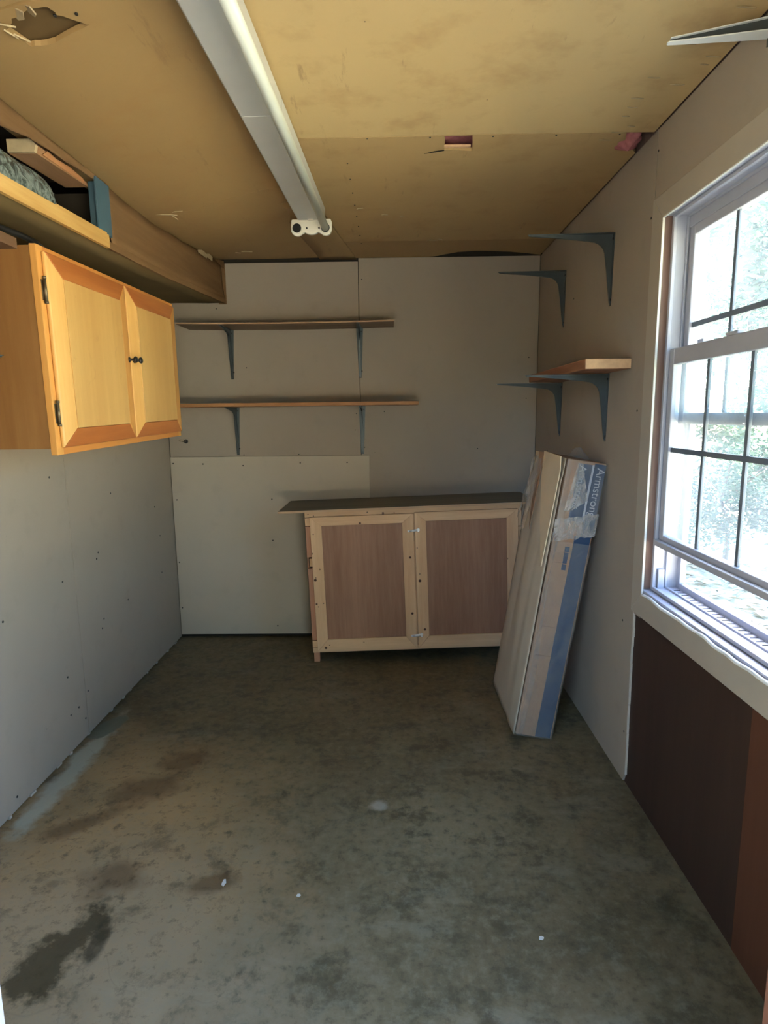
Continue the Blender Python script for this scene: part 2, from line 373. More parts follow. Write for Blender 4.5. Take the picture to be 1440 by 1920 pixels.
def holed(outer, holes, zfn, thick=.012, name='panel', mt=None, parent=None, step=.12, normal_up=True):
    """ceiling-like sheet with holes, z = zfn(x,y), thickness upward"""
    vs = [Vector(p) for p in outer]; ed = [(i, (i+1) % len(outer)) for i in range(len(outer))]
    def dens(poly):
        o_ = []
        for i, p in enumerate(poly):
            q = poly[(i+1) % len(poly)]; n = max(1, int((Vector(q)-Vector(p)).length/step))
            for k in range(n): o_.append((p[0]+(q[0]-p[0])*k/n, p[1]+(q[1]-p[1])*k/n))
        return o_
    vs = [Vector(p) for p in dens(outer)]; n0 = len(vs); ed = [(i, (i+1) % n0) for i in range(n0)]
    for h in holes:
        k = len(vs); vs += [Vector(p) for p in h]; ed += [(k+i, k+(i+1) % len(h)) for i in range(len(h))]
    def inside(p, poly):
        c = False; j = len(poly)-1
        for i in range(len(poly)):
            a, b = poly[i], poly[j]
            if (a[1] > p[1]) != (b[1] > p[1]) and p[0] < (b[0]-a[0])*(p[1]-a[1])/(b[1]-a[1])+a[0]: c = not c
            j = i
        return c
    xs = [p[0] for p in outer]; ys = [p[1] for p in outer]
    x = min(xs)+step/2
    while x < max(xs):
        y = min(ys)+step/2
        while y < max(ys):
            p = (x+R.uniform(-.01, .01), y+R.uniform(-.01, .01))
            if inside(p, outer) and not any(inside(p, h) for h in holes): vs.append(Vector(p))
            y += step
        x += step
    V, E_, Fc, *_ = geometry.delaunay_2d_cdt(vs, ed, [], 0, 1e-5)
    b = MB(); fs = []
    for f in Fc:
        c = sum((V[i] for i in f), Vector((0, 0)))/len(f)
        if inside(c, outer) and not any(inside(c, h) for h in holes): fs.append(list(f))
    n = len(V)
    b.v = [Vector((p.x, p.y, zfn(p.x, p.y))) for p in V]+[Vector((p.x, p.y, zfn(p.x, p.y)+thick)) for p in V]
    cnt = {}
    for f in fs:
        for i in range(len(f)):
            e = (f[i], f[(i+1) % len(f)]); cnt[e] = 1
    for f in fs:
        b.f.append(f[::-1]); b.sm.append(True); b.f.append([i+n for i in f]); b.sm.append(True)
    for (p, q) in cnt:
        if (q, p) not in cnt:
            k = len(b.v); b.v += [b.v[p], b.v[q], b.v[q+n], b.v[p+n]]; b.f.append([k, k+1, k+2, k+3]); b.sm.append(False)
    o = b.build(name, mt, parent)
    return o

# back wall
bw = MB(); bw.box(-.12, W+.14, .012, .13, -.1, 2.62)
wall_back = struct(bw.build('wall_back', M['dark_void']))
MB().box(.002, 1.183, 0, .012, .03, 2.302).build('drywall_sheet', M['drywall'], wall_back, .0015)
MB().box(1.187, W-.002, -.003, .012, .02, H-.002).build('drywall_sheet', M['drywall'], wall_back, .0015)
b = MB(); 
for (x, z) in ((.021, 1.127), (.206, 1.122), (.454, 1.11), (.808, 1.123), (1.098, 1.123), (.624, .899), (.62, .637), (.629, .076), (.03, .9), (.02, .5), (.02, .2), (1.2, .8)):
    b.tube([(x, -.0155, z), (x, -.0135, z)], .0045, 8)
MB().box(.004, 1.235, -.0145, -.0045, .022, 1.165).build('drywall_patch', M['drywall2'], wall_back, .0015)
tag(b.build('screw_heads', M['screw'], wall_back), kind='stuff')
b = MB()
for (x, z) in ((1.205, 2.20), (.46, 1.175), (.80, 1.175), (.335, 2.045), (1.16, 1.42), (1.33, 1.43), (1.15, 1.32), (.50, 1.70), (2.2, 1.74), (2.19, 1.5), (1.9, 1.2)):
    b.tube([(x, -.004, z), (x, -.002, z)], .0035, 8)
tag(b.build('nail_marks', M['screw'], wall_back), kind='stuff')

# left wall
lw = MB(); lw.box(-.13, -.012, D-.14, .13, -.1, 2.62)
wall_left = struct(lw.build('wall_left', M['dark_void']))
for (a, c) in ((-1.218, -.002), (-2.438, -1.222), (D+.002, -2.442)):
    MB().box(-.012, 0, a, c, .006, H-.002).build('drywall_sheet', M['drywall3'], wall_left, .0012)
b = MB()
for (y, z) in ((-1.0, .79), (-1.02, .764), (-1.319, .738), (-1.715, .704), (-.999, .468), (-1.022, .429), (-1.349, .332), (-1.286, .165), (-1.353, .163), (-.732, .479), (-1.746, .052), (-1.341, 1.176), (-.829, 1.046), (-1.2, .2), (-1.24, .09), (-.3, .9), (-.26, .5), (-.25, .72)):
    b.tube([(.0015, y, z), (-.001, y, z)], .0045, 8)
tag(b.build('screw_heads', M['screw'], wall_left), kind='stuff')
b = MB()
for i in range(16):
    y = -2.4+i*.15+R.uniform(-.05, .05); s = R.uniform(.003, .008)
    b.box(0, s, y, y+R.uniform(.01, .035), .004, .004+s*1.3)
tag(b.build('chipped_gypsum', M['edge'], wall_left), kind='stuff')

# right wall with the window opening
WY0, WY1, WZ0, WZ1 = -2.63, -1.645, .775, 2.045
X0 = W+.012; X1 = X0+.115
rw = MB()
rw.box(X0, X1, D-.14, WY0, -.1, 2.62); rw.box(X0, X1, WY1, .13, -.1, 2.62)
rw.box(X0, X1, WY0, WY1, -.1, WZ0); rw.box(X0, X1, WY0, WY1, WZ1, 2.62)
wall_right = struct(rw.build('wall_right', M['stud']))
MB().box(X0-.004, X0, -2.322, -1.58, .0, .74).build('hardboard_panel', M['dark_panel'], wall_right)
tag(MB().box(X0-.0055, X0, D+.003, -2.325, .0, .74).build('hardboard_panel', M['red_panel'], wall_right), 'red-brown hardboard panel')
MB().box(X0-.010, X0, WY1+.0, -1.582, .68, 2.12).build('backer_strip', M['drywall'], wall_right)
# sheet of drywall with ragged lower front edge
pts = [(-.002, .004), (-.002, H-.002), (-1.578, H-.002), (-1.58, .75)]
z = .72
while z > .03:
    pts.append((-1.592+R.uniform(-.004, .004), z)); z -= R.uniform(.02, .05)
pts.append((-1.58, .004))
MB().prism(pts, W, X0, lambda u, v, t: (t, u, v)).build('drywall_sheet', M['drywall'], wall_right)
pts2 = [(p[0]-.003 - (.002 if i % 2 else 0), p[1]) for i, p in enumerate(pts[4:-1])]
bb = MB()
for (y1, z1), (y2, z2) in zip(pts2, pts2[1:]): bb.box(W+.0005, X0-.001, max(y1, y2)-.001, max(y1, y2)+.004, z2, z1)
tag(bb.build('torn_gypsum_edge', M['edge'], wall_right), kind='stuff')
MB().box(W, X0, D+.003, -1.582, WZ1-.01, H-.002).build('drywall_sheet', M['drywall'], wall_right, .0012)
b = MB()
for (y, z) in ((-1.53, 1.413), (-1.56, 2.052), (-.40, 1.578), (-1.5, .62), (-1.59, 2.25), (-.7, 1.95), (-.3, 1.2), (-1.57, .2)):
    b.tube([(W-.0015, y, z), (W+.001, y, z)], .004, 8)
tag(b.build('nail_marks', M['screw'], wall_right), kind='stuff')
# plaster hook shaped dent pieces near the casing
# front wall with the doorway the picture is taken through
DX0, DX1, DZ = .81, 1.89, 2.06
fr_ = MB()
fr_.box(-.13, DX0, D-.14, D, -.1, 2.62); fr_.box(DX1, X1, D-.14, D, -.1, 2.62); fr_.box(DX0, DX1, D-.14, D, DZ, 2.62)
wall_front = struct(fr_.build('wall_front', M['drywall']))
door = struct(thing('door_1', None, None)); del_ = None
MB().box(DX0+.001, DX0+.022, D-.14, D, 0, DZ-.001).build('jamb', M['vinyl'], door)
MB().box(DX1-.022, DX1-.001, D-.14, D, 0, DZ-.001).build('jamb', M['red_panel'], door)
MB().box(DX0+.022, DX1-.022, D-.14, D, DZ-.022, DZ-.001).build('jamb', M['vinyl'], door)

# ceiling: sagging fibreboard sheets under joists
def zc(x, y):
    a = lerp([(-3.1, .115), (-1.0, .108), (-.65, .08), (-.07, .02), (0, .0)], y)
    k = max(0, min(1, (.98-x)/.6)); k = k*k*(3-2*k)
    return H - a*k + .004*noise.noise(Vector((x*2, y*2, 3)))
cj = MB(); cj.box(-.12, X1, D-.14, .13, 2.62, 2.68)
ceiling = struct(cj.build('ceiling', M['joist']))
for y in (-.35, -.76, -1.17, -1.62, -2.05, -2.46, -2.87):
    MB().box(0, X0, y-.019, y+.019, 2.45, 2.62).build('joist', M['joist'], ceiling)
def jag(poly, s=.006):
    out = []
    for i, p in enumerate(poly):
        q = poly[(i+1) % len(poly)]
        for k in range(3):
            out.append((p[0]+(q[0]-p[0])*k/3+R.uniform(-s, s), p[1]+(q[1]-p[1])*k/3+R.uniform(-s, s)))
    return out
holeA = jag([(.556, -2.300), (.580, -2.325), (.63, -2.335), (.662, -2.325), (.662, -2.299), (.69, -2.262), (.71, -2.240), (.665, -2.232), (.60, -2.222), (.565, -2.235)], .003)
Y2 = -2.352; xs_ = 1.0
PC = M['ceiling']
xl = .30
holed([(xl, -1.132), (xs_-.002, -1.132), (xs_-.002, -2.315), (.86, -2.318), (.75, -2.328), (.64, Y2), (xl, Y2)], [holeA], zc, name='ceiling_panel', mt=M['ceiling_shaded'], parent=ceiling)
holed([(xl, -2.356), (xs_-.002, -2.356), (xs_-.002, D+.002), (xl, D+.002)], [], lambda x, y: zc(x, y)+.004, name='ceiling_panel', mt=M['ceiling_shaded'], parent=ceiling)
holed([(xl, -.004), (xs_-.002, -.018), (xs_-.002, -1.128), (xl, -1.128)], [], lambda x, y: zc(x, y)+.001, name='ceiling_panel', mt=M['ceiling_shaded'], parent=ceiling)
hB = jag([(1.56, -1.550), (1.653, -1.550), (1.663, -1.434), (1.568, -1.446)], .003)
cres = [(1.60, -.002), (1.649, -.02), (1.70, -.06), (1.761, -.10), (1.85, -.118), (1.94, -.112), (2.06, -.085), (2.167, -.045), (2.215, -.02)]
zr = lambda x, y: H + .003*noise.noise(Vector((x*2, y*2, 5)))
holed(([(xs_, -.332), (xs_, -.004)] + cres + [(2.25, -.006), (2.25, -.332)])[::-1], [], zr, name='ceiling_panel', mt=M['ceiling_shaded'], parent=ceiling)
right_out = [(xs_, -1.553), (xs_, -.335), (2.25, -.335), (2.25, -1.396)] + [(2.249, -1.40), (2.21, -1.447), (2.175, -1.47), (2.155, -1.485), (2.175, -1.50), (2.160, -1.553)]
holed(right_out[::-1], [[(p[0], max(p[1], -1.5505)) for p in hB], ], zr, name='ceiling_panel', mt=M['ceiling_half_shaded'], parent=ceiling)
holed([(xs_, -1.556), (2.25, -1.556), (2.25, -2.77), (xs_, -2.77)], [], lambda x, y: zr(x, y)+.0005, name='ceiling_panel', mt=PC, parent=ceiling)
holed([(xs_, -2.774), (2.25, -2.774), (2.25, D+.002), (xs_, D+.002)], [], zr, name='ceiling_panel', mt=PC, parent=ceiling)
# centre strip, running off at a slight angle above the lamp
MB().grid(3, 12, lambda u, v: (.963+u*(.212-.03*v)-.09*v, -.003-v*.95, H-.006+.003*math.sin(v*9)-.002*(u-.5))).build('ceiling_strip', M['ceiling_shaded'], ceiling, solid=.006)
# crack at the hole
MB().prism([(1.497, -1.418), (1.53, -1.437), (1.566, -1.447), (1.566, -1.440), (1.53, -1.428)], H-.0012, H-.0002, lambda u, v, t: (u, v, t)).build('crack', M['dark_void'], ceiling)
MB().box(1.50, 1.75, -1.60, -1.38, H+.035, H+.10).build('insulation_batt', M['pink'], ceiling)
MB().box(1.564, 1.656, -1.464, -1.452, H+.003, H+.010).build('furring_block', M['end_grain'], ceiling)
b = MB()
def pinky(u, v):
    a = u*2*math.pi; r = (.055+.012*math.sin(3*a)+.01*math.sin(7*a+v*5))*math.sin(max(.05, v)*math.pi)
    return (2.195+r*math.cos(a)*.75, -1.475+r*math.sin(a), H+.05-.075*v)
b.grid(24, 10, pinky); b.build('insulation_tuft', M['pink'], ceiling)
MB().grid(6, 6, lambda u, v: (.50+u*.24, -2.38+v*.19, zc(.50+u*.24, -2.3)+.020)).xf(Matrix.Identity(4)).build('backing_board', M['backing'], ceiling, solid=.004)
b = MB()
for (x, y, a) in ((.560, -2.315, .4), (.552, -2.29, 1.2), (.60, -2.335, 2.2), (.625, -2.335, 1.7), (.565, -2.27, 1.0)):
    Mx = Matrix.Translation((x, y, zc(x, y)-.002)) @ Matrix.Rotation(a, 4, 'Z') @ Matrix.Rotation(.5, 4, 'X')
    b.prism([(-.018, -.008), (.004, -.012), (.02, -.003), (.015, .008), (-.01, .01)], 0, .003, lambda u, v, t: Mx @ Vector((u, v, t)))
tag(b.build('torn_chips', M['torn'], ceiling), kind='stuff')
# scraps of torn paper hanging on the sheets
b = MB()
def scrap(x, y, z, L, wd, a):
    Mx = Matrix.Translation((x, y, z)) @ Matrix.Rotation(a, 4, 'Z')
    b.prism([(-L/2, 0), (-L*.2, -wd*.6), (L*.2, -wd*.3), (L/2, wd*.1), (L*.3, wd*.5), (-L*.3, wd*.4)], 0, -.0025, lambda u, v, t: Mx @ Vector((u, v, t)))
for (x, y, L, wd, a) in ((1.60, -.35, .06, .016, .1), (1.64, -.36, .035, .01, .7), (.60, -.30, .06, .012, .05), (.55, -.29, .03, .01, .3), (.47, -1.15, .09, .008, .1), (.52, -1.16, .05, .008, -.3), (.49, -1.10, .05, .006, 1.4),
                         (1.35, -.77, .03, .005, .1), (1.43, -.74, .02, .005, .2), (1.24, -.86, .03, .006, -.3)):
    scrap(x, y, (zc(x, y) if x < .96 else H)-.001, L, wd, a)
for i in range(16):
    y = -1.45-i*.055+R.uniform(-.02, .02); x = 2.10+R.uniform(0, .12); scrap(x, y, H-.001, R.uniform(.02, .05), .0025, .1)
tag(b.build('torn_paper', M['torn'], ceiling), kind='stuff')
b = MB(); 
for i in range(5):
    x = 1.30+i*.21; b.tube([(x, -1.545, H-.002), (x, -1.545, H)], .003, 6)
for i in range(8): b.tube([(1.22, -.3-i*.15, H-.003), (1.22, -.3-i*.15, H)], .003, 6)
for (x, y) in ((.66, -2.30), (.70, -2.285), (.85, -2.28), (.93, -2.22)): b.tube([(x, y, zc(x, y)-.003), (x, y, zc(x, y))], .004, 6)
tag(b.build('nail_heads', M['screw'], ceiling), kind='stuff')
rf = MB(); rf.box(-.5, X1+.40, D-.17, .5, 2.70, 2.78)
roof = struct(rf.build('roof', M['roofing']))
# exterior skin of the right wall
sd = MB()
for k in range(13):
    z = -.1+k*.21
    for (a, c) in (((D-.14, WY0-.05), (WY1+.05, .13)) if WZ0-.25 < z < WZ1 else ((D-.14, .13),)):
        sd.prism([(X1, z), (X1+.022, z), (X1+.008, z+.205), (X1, z+.205)], a, c, lambda u, v, t: (u, t, v))
sd.build('siding', M['siding'], wall_right)

# ------------------------------------------------------------------ window
win = struct(thing('window_1', None, None))
cx0, cx1 = W-.008, W-.0005
def bord(name, y0, y1, z0, z1, x0=cx0, x1=cx1, mt='casing', bev=.002, par=win): return MB().box(x0, x1, y0, y1, z0, z1).build(name, M[mt], par, bev)
# mitred casing boards
ci = (-2.60, -1.668, .773, 2.024); co = (-2.69, -1.588, .692, 2.098)
def mit(p): MB().prism(p, cx0, cx1, lambda u, v, t: (t, u, v)).build('casing_board', M['casing'], win, .0015)
mit([(co[1], co[2]), (ci[1], ci[2]), (ci[1], ci[3]), (co[1], co[3])])
mit([(co[0], co[2]), (ci[0], ci[2]), (ci[0], ci[3]), (co[0], co[3])])
mit([(co[0], co[3]), (ci[0], ci[3]), (ci[1], ci[3]), (co[1], co[3])])
mit([(co[0], co[2]), (ci[0], ci[2]), (ci[1], ci[2]), (co[1], co[2])])
b = MB(); b.box(cx0+.001, cx1, ci[1]-.0015, ci[1], ci[2], ci[3]); b.box(cx0+.001, cx1, ci[0], ci[1], ci[3]-.003, ci[3]); b.build('lit_casing_edge', M['gypsum'], win)  # pale strips paint the lit inner edge of the casing
# foam bead along the stool
y = ci[1]-.01; bead = []
while y > ci[0]:
    bead.append((W-.006+.008*noise.noise(Vector((y*9, 0, 0))), y, ci[2]+.003+.004*noise.noise(Vector((y*14, 3, 0))))); y -= .012
MB().tube(bead, .0055, 8).build('foam_bead', M['caulk'], win)
FX = W+.034     # inner face of the vinyl frame
# subsill strip
MB().box(W+.002, FX, WY0, WY1, WZ0-.001, WZ0+.012).build('stool', M['vinyl'], win)
MB().box(W+.002, FX, WY0, WY1, WZ1-.012, WZ1).build('head_stop', M['vinyl'], win)
# vinyl frame: stepped jambs
def ring(name, x0, x1, y0, y1, z0, z1, t, mt='vinyl', bev=.002, par=win, bt=None, tt=None):
    b = MB(); bt = t if bt is None else bt; tt = t if tt is None else tt
    b.box(x0, x1, y1-t, y1, z0, z1); b.box(x0, x1, y0, y0+t, z0, z1)
    b.box(x0, x1, y0+t, y1-t, z1-tt, z1); b.box(x0, x1, y0+t, y1-t, z0, z0+bt)
    return b.build(name, M[mt], par, bev)
ring('frame', FX, FX+.10, WY0, WY1, WZ0, WZ1, .016, bt=.022)
ring('frame_lip', FX-.004, FX+.008, WY0+.012, WY1-.012, WZ0+.014, WZ1-.012, .012)
ring('parting_stop', FX+.040, FX+.047, WY0+.014, WY1-.014, WZ0+.018, WZ1-.014, .010)
ring('outer_stop', FX+.083, FX+.104, WY0+.014, WY1-.014, WZ0+.018, WZ1-.014, .024)
MB().box(FX+.012, FX+.034, WY1-.030, WY1-.016, WZ0+.022, WZ0+.09).build('balance_block', M['vinyl'], win, .002)
b = MB()
for i in range(30):
    y = WY1-.06-i*.028; b.box(FX+.055, FX+.078, y-.002, y, WZ0+.022, WZ0+.0235)
tag(b.build('weep_ribs', M['screw'], win), kind='stuff')
def sash(x0, z0, z1, ys, hz, st=.032, top=.05, bot=.045):
    y0, y1 = WY0+.022, WY1-.022
    s = ring('sash', x0, x0+.028, y0, y1, z0, z1, st, bt=bot, tt=top, bev=.003)
    for i, (a, c) in enumerate(zip([y1-st]+ys, ys+[y0+st])):
        for (p, q) in ((z0+bot, hz), (hz, z1-top)):
            MB().box(x0+.012, x0+.014, c, a, p, q).build('pane', M['glass'], s)
    for y in ys: MB().box(x0+.009, x0+.017, y-.007, y+.007, z0+bot, z1-top).build('muntin', M['muntin'], s)
    MB().box(x0+.0085, x0+.0175, y0+st, y1-st, hz-.008, hz+.008).build('muntin', M['muntin'], s)
    return s, y0, y1
low, y0, y1 = sash(FX+.008, .950, 1.612, [-1.905, -2.125, -2.345], 1.282, top=.052, bot=.04)
tag(low, 'lower sash raised a little above the sill')
MB().box(FX-.010, FX+.010, y0, y1, .952, .972).build('lift_rail', M['vinyl'], low, .003)
MB().box(FX+.008, FX+.030, -2.06, -2.00, 1.612, 1.622).build('sash_lock', M['vinyl'], low, .003)
upp, _, _ = sash(FX+.050, 1.368, 1.992, [-1.925, -2.145, -2.365], 1.684, top=.03, bot=.036)
MB().box(FX+.052, FX+.074, -1.79, -1.755, 1.612, 1.632).build('tilt_latch', M['vinyl'], win, .003)
MB().box(FX+.046, FX+.082, WY0+.02, WY1-.02, 1.990, WZ1-.014).build('head_filler', M['vinyl'], win, .002)

# ------------------------------------------------------------------ brackets
def bracket_mesh(A, L, white=False):
    b = MB()
    # arm flange (top), tapering
    b.prism([(0, -.021), (A*.25, -.017), (A, -.006), (A, .006), (A*.25, .017), (0, .021)], -.0022, 0, lambda u, v, t: (u, v, t))
    # leg flange
    b.prism([(0, -.021), (L*.25, -.017), (L, -.008), (L, .008), (L*.25, .017), (0, .021)], 0, .0022, lambda u, v, t: (t, v, -u))
    # web: rounded inside corner, both arms taper
    pl = [(.002, -.002), (A-.004, -.002), (A-.004, -.006), (A*.6, -.016), (A*.3, -.027)]
    for k in range(7):
        t = math.pi/2*k/6; c = (.085, -.085); pl.append((c[0]-.055*math.sin(t), c[1]+.055*math.cos(t)))
    pl += [(.022, -L*.5), (.013, -L*.78), (.006, -L+.012), (.002, -L+.006)]
    b.prism(pl, -.004, .004, lambda u, v, t: (u, t, v))
    return b
bm1 = bracket_mesh(.335, .272).mesh('bracket_steel'); bm2 = bracket_mesh(.245, .29).mesh('bracket_steel_short'); bm3 = None
scm = MB().tube([(.002, .010, 0), (.0055, .010, 0)], .0045, 8).mesh('bracket_screw'); scm.materials.append(M['screw'])
for m_ in (bm1, bm2): m_.materials.append(M['bracket'])
def bracket(me, loc, rz, label, group=None):
    t = thing('shelf_bracket', label, 'bracket', loc, (0, 0, rz), group)
    o = bpy.data.objects.new('bracket_body', me); C.objects.link(o); o.parent = t
    for z in (-.02, -.25):
        s = bpy.data.objects.new('screw', scm); C.objects.link(s); s.parent = t; s.location = (0, 0, z)
    return t
G = 'steel shelf brackets on the walls'
pi = math.pi
bracket(bm1, (W-.001, -1.205, 2.102), pi, 'bare blue-grey bracket high on the right wall, the nearer of the upper pair', G)
bracket(bm1, (W-.001, -.537, 2.112), pi, 'bare dark bracket high on the right wall, the farther of the upper pair', G)
bracket(bm1, (W-.001, -1.215, 1.562), pi, 'blue-grey bracket under the near end of the short right-wall plank', G)
bracket(bm1, (W-.001, -.537, 1.562), pi, 'blue-grey bracket under the far end of the short right-wall plank', G)
bracket(bm2, (.412, -.001, 1.922), -pi/2, 'dark bracket holding the left part of the upper back-wall shelf', G)
bracket(bm2, (1.188, -.004, 1.922), -pi/2, 'dark bracket holding the right part of the upper back-wall shelf', G)
bracket(bm2, (.425, -.001, 1.464), -pi/2, 'pale blue bracket holding the left part of the lower back-wall shelf', G)
bracket(bm2, (1.195, -.004, 1.464), -pi/2, 'pale blue bracket holding the right part of the lower back-wall shelf', G)
wb = thing('shelf_bracket', 'white-edged bracket at the top right of the picture, above the window', 'bracket', (W-.001, -2.185, 2.262), (0, 0, pi-.13), G)
MB().prism([(0, -.020), (.225, -.007), (.228, -.004), (.228, .004), (.225, .007), (0, .020)], -.003, 0, lambda u, v, t: (u, v, t)).build('flange', M['bracket_white'], wb, .0008)
MB().prism([(0, 0), (.222, 0), (.222, .004), (0, .030)], -.003, .003, lambda u, v, t: (u, t, v)).build('web', M['bracket'], wb)
MB().prism([(0, .030), (.222, .004), (.222, .006), (0, .0325)], .002, .010, lambda u, v, t: (u, t, v)).build('top_edge', M['bracket_white'], wb)
MB().box(0, .003, -.018, .018, -.02, .033).build('wall_plate', M['bracket'], wb)
bracket(bm1, (.001, -2.09, 1.577), .0, 'blue-grey bracket whose tip shows left of the honey wall cabinet', G)

# ------------------------------------------------------------------ shelves
def sagboard(name, x0, x1, y0, y1, z, t, sag, mt, label, edge=None):
    b = MB(); n = 16; k = 0
    top = []; 
    for i in range(n+1):
        u = i/n; x = x0+(x1-x0)*u; s = -sag*4*u*(1-u)
        for (yy, zz) in ((y0, z+s), (y1, z+s), (y1, z+t+s), (y0, z+t+s)): b.v.append(Vector((x, yy, zz)))
    for i in range(n):
        a = i*4
        for j in range(4): b.f.append([a+j, a+(j+1) % 4, a+4+(j+1) % 4, a+4+j]); b.sm.append(False)
    b.f.append([3, 2, 1, 0]); b.f.append([n*4, n*4+1, n*4+2, n*4+3]); b.sm += [False, False]
    o = thing(name, label, 'shelf')
    p = b.build('board', mt, o)
    if edge:
        c = MB()
        for i in range(n):
            u, u1 = i/n, (i+1)/n
            s0, s1 = -sag*4*u*(1-u), -sag*4*u1*(1-u1)
            xa, xb = x0+(x1-x0)*u, x0+(x1-x0)*u1
            c.prism([(xa, z+s0+t*.15), (xb, z+s1+t*.15), (xb, z+s1+t), (xa, z+s0+t)], y0-.0015, y0, lambda u_, v_, t_: (u_, t_, v_))
        c.build('front_edge', edge, o)
    return o
sagboard('wall_shelf', .17, 1.392, -.245, -.006, 1.924, .008, .006, M['shelf_dark'], 'thin sagging weathered board shelf, the upper one on the back wall', M['ply_edge'])
sagboard('wall_shelf', .08, 1.530, -.235, -.006, 1.466, .019, .0, M['shelf_orange'], 'straight orange pine board shelf, the lower one on the back wall', M['shelf_orange'])
t = thing('plank_shelf', 'short thick plank with pale sawn end on brackets of the right wall', 'shelf')
MB().box(2.082, W-.003, -1.462, -.55, 1.565, 1.603).build('board', M['shelf_red'], t, .004)
MB().box(2.084, W-.005, -1.4635, -1.4615, 1.567, 1.601).build('sawn_end', M['end_grain'], t)

# ------------------------------------------------------------------ wall cabinet
cab = thing('wall_cabinet', 'honey-coloured two-door wooden cabinet hung on the left wall', 'cabinet', (0, -1.835, 1.293), (.022, 0, 0))
CL, CH = 1.135, .630
b = MB(); b.box(.002, .30, .0, .012, .02, CH-.004); b.build('side_panel', M['cab_box'], cab)
b = MB(); b.box(.002, .30, CL-.012, CL, .02, CH-.004); b.build('side_panel', M['cab_box'], cab)
b = MB(); b.box(.002, .30, .012, CL-.012, .02, .032); b.build('bottom_panel', M['cab_box'], cab)
b = MB(); b.box(.002, .30, .012, CL-.012, CH-.016, CH-.004); b.build('top_panel', M['cab_box'], cab)
b = MB(); b.box(.001, .006, .012, CL-.012, .032, CH-.016); b.build('back_panel', M['cab_box'], cab)
for (a, c) in ((0, .035), (CL-.035, CL), (.560, .600)):
    MB().box(.30, .32, a-.004 if a == 0 else a, c, .0 if a != .560 else .03, CH if a != .56 else CH-.03).build('frame_stile', M['cab_frame'], cab, .0015)
for (a, c) in ((0, .03), (CH-.030, CH)):
    MB().box(.30, .3195, .035, CL-.035, a, c).build('frame_rail', M['cab_frame_h'], cab, .0015)
def cab_door(y0, y1, knob_y, fl, fr):
    z0, z1 = .022, CH-.016; fwid = .068; xb = .3205; xo = .333; xi = .3495
    d = bpy.data.objects.new('door', None); C.objects.link(d); d.parent = cab
    # sloping mitred frame: outer edge thick, inner edge thin
    def piece(o1, o2, i1, i2, mt, nm):
        b = MB()
        r = .006
        def q(p, x): return Vector((x, p[0], p[1]))
        b.v = [q(o1, xb), q(o2, xb), q(o2, xo), q(o1, xo), q(i1, xb), q(i2, xb), q(i2, xi), q(i1, xi)]
        ox = .012
        b.f = [[0, 1, 2, 3], [3, 2, 6, 7], [7, 6, 5, 4], [4, 5, 1, 0], [0, 3, 7, 4], [1, 5, 6, 2]]; b.sm = [False]*6
        b.build(nm, mt, d, .004)
    a, b2, c, e = (y0, z0), (y1, z0), (y1, z1), (y0, z1)
    ia, ib, ic, ie = (y0+fl, z0+.060), (y1-fr, z0+.060), (y1-fr, z1-fwid-.002), (y0+fl, z1-fwid-.002)
    piece(e, a, ie, ia, M['cab_stile'], 'stile'); piece(b2, c, ib, ic, M['cab_frame'], 'stile')  # lit left bevel and shaded right bevel set by wood tone
    piece(a, b2, ia, ib, M['cab_rail'], 'rail'); piece(c, e, ic, ie, M['cab_rail'], 'rail')
    MB().box(.321, .3505, y0+fl+.0005, y1-fr-.0005, z0+.0605, z1-fwid-.0025).build('door_panel', M['cab_panel'], d, .001)
    k = MB(); prof = [(.334, .011), (.341, .011), (.343, .005), (.358, .005), (.361, .012), (.367, .013), (.371, .009), (.3715, .001)]
    k.tube([(x, knob_y, .330) for x, r in prof], [r for x, r in prof], 14); k.build('knob', M['black'], d)
    return d
d1 = cab_door(.020, .572, .548, .063, .088); d2 = cab_door(.577, CL-.020, .597, .058, .100)
for dd, yy in ((d1, .017), (d2, CL-.017)):
    for zz in (.13, .50):
        h = MB(); h.tube([(.3275, yy-.003, zz-.036), (.3275, yy-.003, zz+.036)], .0045, 8); h.box(.3202, .322, yy-.012, yy-.003, zz-.03, zz+.03)
        for q in (-.036, .036): h.tube([(.3275, yy-.003, zz+q-.004), (.3275, yy-.003, zz+q+.004)], .006, 8)
        h.build('hinge', M['bronze'], dd)
# cable lying on the cabinet
tag(MB().tube([(.20, -2.25, 1.945), (.22, -2.05, 1.948), (.25, -1.93, 1.952), (.27, -1.83, 1.950), (.285, -1.79, 1.942), (.26, -1.68, 1.940)], .009, 8).build('cable', M['black']), 'black cable draped over the top front corner of the wall cabinet', 'cable')
tag(MB().box(.10, .27, -2.20, -1.86, 1.905, 1.935).build('wood_offcut', M['stud_dark']), 'brown wood offcut under the overhead shelf left of the cabinet top', 'wood')

